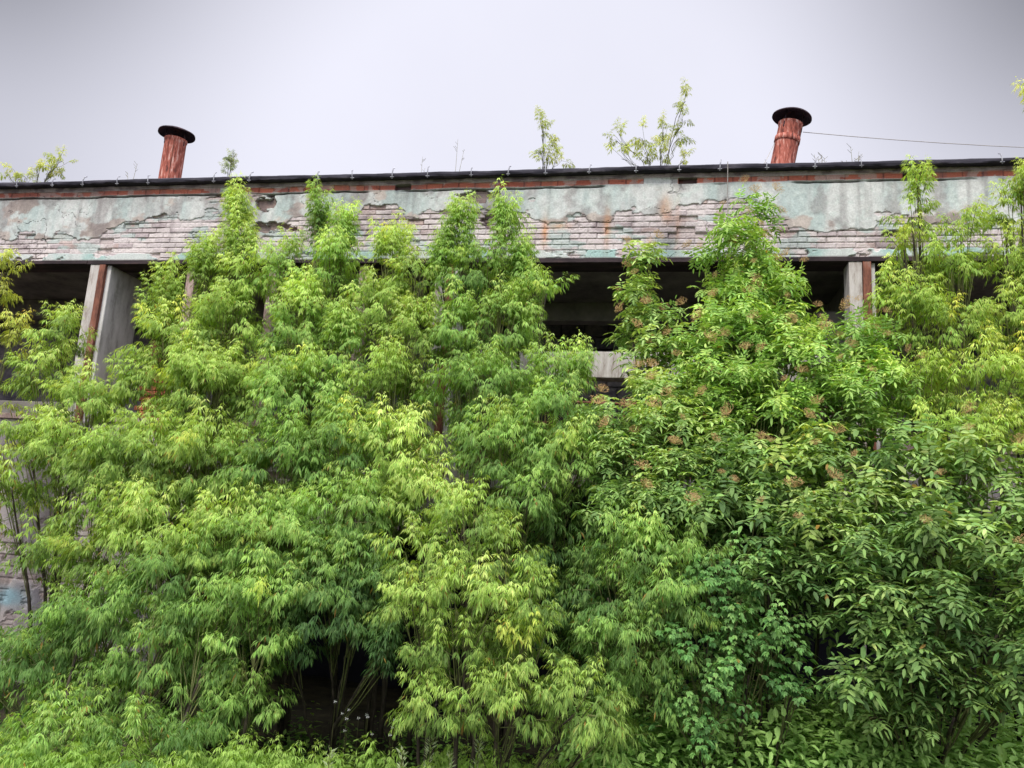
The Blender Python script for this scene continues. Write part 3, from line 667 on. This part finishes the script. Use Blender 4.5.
plant('box_elder', 'shaded box elder behind the bright bush above the dark hollow', 'tree', base(330, 9.2),
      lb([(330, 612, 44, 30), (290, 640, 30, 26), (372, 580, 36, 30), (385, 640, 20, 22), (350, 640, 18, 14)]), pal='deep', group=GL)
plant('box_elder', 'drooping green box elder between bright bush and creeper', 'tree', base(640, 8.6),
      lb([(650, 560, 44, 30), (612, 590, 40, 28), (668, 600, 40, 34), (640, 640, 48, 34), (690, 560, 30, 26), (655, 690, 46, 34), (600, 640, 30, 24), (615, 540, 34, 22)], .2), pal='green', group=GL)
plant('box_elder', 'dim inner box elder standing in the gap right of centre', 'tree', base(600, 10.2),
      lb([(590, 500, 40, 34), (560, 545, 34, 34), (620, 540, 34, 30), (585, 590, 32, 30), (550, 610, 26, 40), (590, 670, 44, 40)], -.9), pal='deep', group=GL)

GE = 'elder bushes with reddish flower heads'
plant('elder_shrub', 'slim elder with reddish heads in front of the open middle bay', 'shrub', base(640, 9.2),
      lb([(650, 266, 13, 12), (641, 298, 19, 17), (656, 322, 18, 16), (634, 330, 18, 12), (672, 356, 28, 20), (652, 404, 34, 24), (612, 432, 34, 28), (668, 440, 50, 34), (625, 480, 44, 36), (690, 400, 34, 28), (680, 490, 46, 34), (640, 510, 46, 26)]), kind='elder', pal='elder', berries=40, group=GE, dens=.9, scale=.95)
plant('elder_shrub', 'tall light green elder left of the right column', 'shrub', base(760, 8.8),
      lb([(754, 222, 17, 14), (738, 250, 28, 18), (757, 275, 24, 22), (735, 286, 26, 22), (766, 305, 44, 26), (738, 338, 48, 34), (792, 344, 38, 22), (792, 372, 52, 34), (848, 352, 42, 24), (720, 392, 46, 34), (760, 430, 58, 36), (832, 412, 52, 36), (700, 350, 22, 24), (870, 390, 40, 30)]), kind='ash', pal='light', berries=60, group=GE, dens=1.0, scale=.98)
plant('elder_shrub', 'dark broad elder bush with arching leaves at the lower centre right', 'shrub', base(790, 8.6),
      lb([(715, 460, 48, 34), (780, 480, 54, 38), (840, 478, 46, 36), (745, 530, 54, 36), (812, 538, 50, 38), (700, 520, 44, 34), (770, 575, 46, 26)], 0), kind='elder', pal='elder', berries=12, group=GE, dens=1.25, scale=1.35)
plant('elder_shrub', 'large elder bush filling the lower right corner', 'shrub', base(930, 8.4),
      lb([(880, 450, 44, 34), (940, 476, 52, 36), (1000, 500, 46, 38), (880, 515, 46, 36), (935, 545, 54, 36), (1000, 575, 48, 38), (885, 580, 42, 32), (925, 620, 52, 36), (880, 640, 30, 26), (905, 672, 44, 28), (950, 680, 36, 26), (1000, 632, 40, 28), (850, 560, 36, 30), (862, 612, 34, 28), (850, 690, 34, 28), (885, 715, 40, 24), (1010, 690, 40, 26), (960, 715, 44, 24), (1060, 540, 50, 50), (1060, 640, 50, 50)], 0), kind='elder', pal='elder', berries=14, group=GE, stems=5, dens=1.25, scale=1.35)
plant('box_elder', 'sparse yellowish box elder with tall leaders right of the right column', 'tree', base(950, 8.6),
      lb([(918, 182, 15, 16), (912, 214, 20, 16), (905, 246, 22, 18), (930, 268, 36, 18), (885, 290, 22, 18), (964, 232, 26, 18), (962, 275, 32, 26), (900, 314, 40, 24), (942, 330, 46, 28), (980, 380, 46, 34), (918, 388, 50, 32), (955, 430, 46, 26)]), pal='lime', dens=.75, trunk_r=.045)
plant('box_elder', 'bright box elder cut by the right edge with leaves up to the roof line', 'tree', base(1030, 8.2),
      lb([(1008, 216, 26, 24), (1022, 185, 18, 20), (1012, 258, 32, 28), (1004, 316, 36, 34), (1015, 380, 34, 36), (1002, 440, 36, 32), (1060, 300, 50, 80), (1060, 420, 50, 60)]), pal='lime', dens=.75, trunk_r=.045)
plant('virginia_creeper', 'bright green creeper mound hanging over the hollow at lower right centre', 'creeper', base(745, 7.9),
      lb([(715, 590, 46, 30), (765, 625, 44, 32), (705, 640, 46, 32), (752, 668, 46, 30), (700, 690, 46, 32), (795, 690, 24, 18), (690, 725, 44, 26), (730, 560, 40, 22)], .1), kind='creeper', pal='creeper', dens=1.1, stems=4)

# shoots that reach in over the picture edges
plant('young_tree', 'thin branched young tree at the far left edge of the dark bay', 'tree', base(-70, 10.8),
      [(0, 270, 11.2, 22, 12), (-10, 298, 11.2, 20, 12), (-60, 290, 11.2, 50, 40), (-60, 380, 11, 44, 60), (14, 330, 11.2, 14, 8), (-50, 470, 10.6, 44, 50)], pal='roof', dens=.6, trunk_r=.04)
plant('young_tree', 'leafy branch tip poking in at the upper right edge', 'tree', base(1120, 8.4),
      [(1038, 96, 8.2, 14, 18), (1085, 110, 8.2, 40, 40), (1090, 200, 8.2, 50, 60), (1095, 330, 8.2, 50, 80)], pal='roof', dens=.6, trunk_r=.05)

# plants rooted on the roof
def roofp(px, Y):
    p = at(px, 170, Y); return (p[0], p[1], ZT+.07)
def rf(items, Y): return [(x, y, Y, rx, ry) for (x, y, rx, ry) in items]
GR = 'saplings rooted on the roof'
for (lab, px, its, Y) in (
    ('small conical sapling on the roof left of the wider clump', 548, [(541, 118, 9, 10), (543, 134, 12, 10), (548, 150, 15, 10), (545, 162, 12, 7), (557, 158, 12, 7)], 12.4),
    ('wide yellow green sapling clump on the roof with one tall leaning shoot', 655, [(617, 136, 9, 12), (622, 155, 14, 9), (642, 134, 9, 14), (646, 153, 12, 12), (664, 128, 9, 12), (662, 148, 15, 16), (686, 97, 8, 11), (684, 116, 12, 10), (678, 135, 8, 12), (684, 158, 9, 6)], 12.0),
    ('low leafy sapling on the roof at the far left corner', 38, [(8, 174, 10, 6), (22, 174, 14, 7), (36, 168, 9, 7), (52, 166, 12, 7), (60, 158, 12, 5), (48, 174, 8, 5)], 14.2)):
    plant('roof_sapling', lab, 'sapling', roofp(px, Y), rf(its, Y), pal='roof', dens=.30, scale=.58, group=GR, trunk_r=.012, stems=2, base_jit=.1)
plant('roof_weed', 'small pale feathery weed standing on the roof right of the left vent pipe', 'weed', roofp(229, 13.6), rf([(232, 158, 5, 7), (229, 170, 4, 5)], 13.6), pal='pale', dens=.5, scale=.4, trunk_r=.006, stems=1, base_jit=.02)
GD = 'dry stalks on the roof edge'
for (px, top, Y, lab) in ((455, 138, 12.5, 'tallest bare dry stalk on the roof left of centre'), (421, 156, 12.7, 'short dry stalk on the roof just left of the tallest one'), (852, 146, 11.2, 'tuft of dry stalks on the roof right of the right vent pipe'), (822, 154, 11.3, 'low dry tuft on the roof beside the right vent pipe'), (134, 163, 13.6, 'tiny dry stalk on the roof left of the left vent pipe')):
    r0 = np.array(roofp(px, Y)); m = MB(); z1 = at(px, top, Y)[2]-.0
    for j in range(2 if px in (455, 421, 134) else 6):
        h = (z1-r0[2])*random.uniform(.55, 1) if j else (z1-r0[2]); a = random.uniform(-.09, .09)*(j > 0)+.01
        st = [r0+np.array([a*.2, 0, -.05]), r0+np.array([a, 0, h*.5]), r0+np.array([a*1.6+random.uniform(-.02, .02), .02, h])]; m.tube(st, [.006, .005, .0025], 4)
        for q in range(4):
            t = random.uniform(.45, .95); p = st[1]*(1-t)+st[2]*t; d = random.uniform(-.07, .07); m.tube([p, p+np.array([d, 0, abs(d)*1.1])], .003, 3)
    o = m.build('dry_stalk', M['dry'], None, loc=r0); tag(o, lab, 'weed', GD)

# ------------------------------------------------------------------ herbs at the foot of the thicket (nobody could count them)
def herb_sheet(name, label, spots, kind, pal, scl, mat, cat='undergrowth'):
    tp = templates(kind); cd, cm, ct = [lin(c) for c in PAL[pal]]; out = []
    for (x, y, h) in spots:
        z = gz(x, y); k = max(1, int(h/.22))
        for i in range(k):
            A, stem = tp[78 if rng.random() < .7 else 42][rng.integers(7)]; P, D, Nn, Ln, W, T = A; az = rng.uniform(0, 6.28); sc = scl*rng.uniform(.75, 1.2)
            br = np.clip((.3 if kind != 'box' else .05)+.3*T+.6*(i/k)+rng.normal(0, .1), 0, 1)[:, None]  # lower tiers take the shaded end of the palette
            C = np.where(br < .5, cd+(cm-cd)*br*2, cm+(ct-cm)*(br*2-1))*rng.uniform(.8, 1.1)
            out.append((np.array([x, y, z+i*.2])+rot_z(P*sc, az), rot_z(D, az), rot_z(Nn, az), Ln*sc, W*sc, C))
    A = [np.concatenate([o[i] for o in out]) for i in range(6)]
    V, Fc, Cc = leaflets_mesh(*A, broad=kind != 'box'); o = mesh_np(name, V, [Fc], mat, None, col=Cc); COUNT[0] += len(A[0])
    tag(o, label, cat, kind='stuff')
def scatter(n, x0, x1, y0, y1, h0, h1, seed):
    r = np.random.default_rng(seed); o = []
    while len(o) < n:
        x, y = r.uniform(x0, x1), r.uniform(y0, y1)
        if r.random() < fbm(np.array(x*.8), np.array(y*.8), seed)*1.5-.1: o.append((x, y, r.uniform(h0, h1)))
    return o
herb_sheet('nettles', 'bright green leafy nettles along the bottom right', scatter(1900, .9, 6.8, 7.3, 9.0, .8, 1.35, 5), 'herb', 'creeper', 1.3, M['elder'])
herb_sheet('low_weeds', 'low feathery weeds along the bottom left', scatter(1000, -7.5, 1.4, 6.7, 8.0, .35, .8, 6), 'box', 'green', .7, M['leaf'])
herb_sheet('shade_weeds', 'dim weeds on the shaded ground below the trees', scatter(420, -9, 7, 8.0, 10.4, .2, .5, 8), 'herb', 'deep', 1.0, M['leaf'])
# grass blades
n = 9000; r = np.random.default_rng(12); gx = r.uniform(-8, 7, n); gy = r.uniform(5.5, 9.0, n); gzv = GZ+1.0*(1-ss(1.5, 6.5, gy)); h = r.uniform(.15, .42, n); az = r.uniform(0, 6.28, n); bend = r.uniform(.05, .25, n)
P = np.stack([gx, gy, gzv], -1); sd_ = np.stack([np.cos(az), np.sin(az), az*0], -1)*.005; dr = np.stack([-np.sin(az), np.cos(az), az*0], -1)*bend[:, None]
V = np.stack([P-sd_, P+sd_, P+sd_*.7+dr*.35+ZAX*h[:, None]*.6, P-sd_*.7+dr*.35+ZAX*h[:, None]*.6, P+dr+ZAX*h[:, None]], 1).reshape(-1, 3)
b5 = np.arange(n)[:, None]*5
C = np.repeat(lin((112, 140, 62))*r.uniform(.6, 1.2, (n, 1)), 5, 0)
o = mesh_np('grass', V, [b5+np.array([[0, 1, 2, 3]]), b5+np.array([[3, 2, 4]])], M['leaf'], None, col=C); tag(o, 'thin green grass at the foot of the bushes', 'grass', kind='stuff')
# mugwort spires
GM = 'pale mugwort spikes at the bottom'
for (px, py, Y, lab) in ((428, 738, 7.2, 'tallest pale mugwort spike below the bright bush'), (408, 750, 7.0, 'pale mugwort spike leaning left of the tallest one'), (446, 752, 7.0, 'short pale mugwort spike right of the tallest one'), (476, 738, 7.1, 'thin mugwort spike at bottom centre'), (330, 752, 7.0, 'pale mugwort spike in front of the dark hollow')):
    t = at(px, py, Y); R0 = np.array([t[0], t[1], gz(t[0], t[1])]); E_ = empty('mugwort_plant', R0); tag(E_, lab, 'weed', GM)
    m = MB(); hh = t[2]-R0[2]; ln = random.uniform(-.08, .08); st = [R0, R0+np.array([ln*.4, 0, hh*.5]), R0+np.array([ln, 0, hh])]; m.tube(st, [.006, .005, .002], 5); m.build('stem', M['twig'], E_, loc=R0)
    P = []; D = []; 
    for j in range(150):
        f = random.random(); p = st[0]*(1-f)**2+st[1]*2*f*(1-f)+st[2]*f*f; a = random.uniform(0, 6.28); q = (1-f)*.10+.012
        d = np.array([math.cos(a), math.sin(a), .9]); P.append(p+d*q*random.random()); D.append(d)
    P = np.array(P); D = nrm(np.array(D)); k = len(P); lnn = rng.uniform(.03, .075, k)
    V, Fc, Cc = leaflets_mesh(P, D, nrm(rng.normal(0, 1, (k, 3))+ZAX), lnn, lnn*.24, np.repeat(lin((176, 190, 148))[None], k, 0)*rng.uniform(.7, 1.1, (k, 1)), False)
    mesh_np('leaves', V, [Fc], M['leaf'], E_, col=Cc, loc=R0)
# small white wildflowers in the shade
m = MB(); FI = []
for j in range(12):
    p = at(random.uniform(335, 398), random.uniform(700, 735), random.uniform(8.2, 8.8)); 
    for q in range(5):
        a = q*1.257; b = len(m.v); c = p+np.array([math.cos(a), 0, math.sin(a)])*.011
        m.v += [tuple(p), tuple(c+np.array([0, -.004, .006])), tuple(p+np.array([math.cos(a), 0, math.sin(a)])*.02), tuple(c-np.array([0, .004, .006]))]; m.f.append((b, b+1, b+2, b+3))
    m.tube([(p[0], p[1], gz(p[0], p[1])), (p[0], p[1]+.01, p[2])], .0018, 3, cap=False); FI.append(len(m.f))
wf = m.build('wildflowers', M['twig']); wf.data.materials.append(M['flower'])
for f_ in wf.data.polygons: f_.material_index = 1 if wf.data.vertices[f_.vertices[2]].co.z > GZ+.1 and f_.area < 4e-4 and len(f_.vertices) == 4 and abs(f_.normal.z) > -1 and f_.area > 0 and max(abs(wf.data.vertices[a].co.z-wf.data.vertices[f_.vertices[0]].co.z) for a in f_.vertices) < .05 else 0
tag(wf, 'tiny white wildflowers in the dark hollow under the trees', 'flowers', kind='stuff')
print('LEAFLETS', COUNT[0])
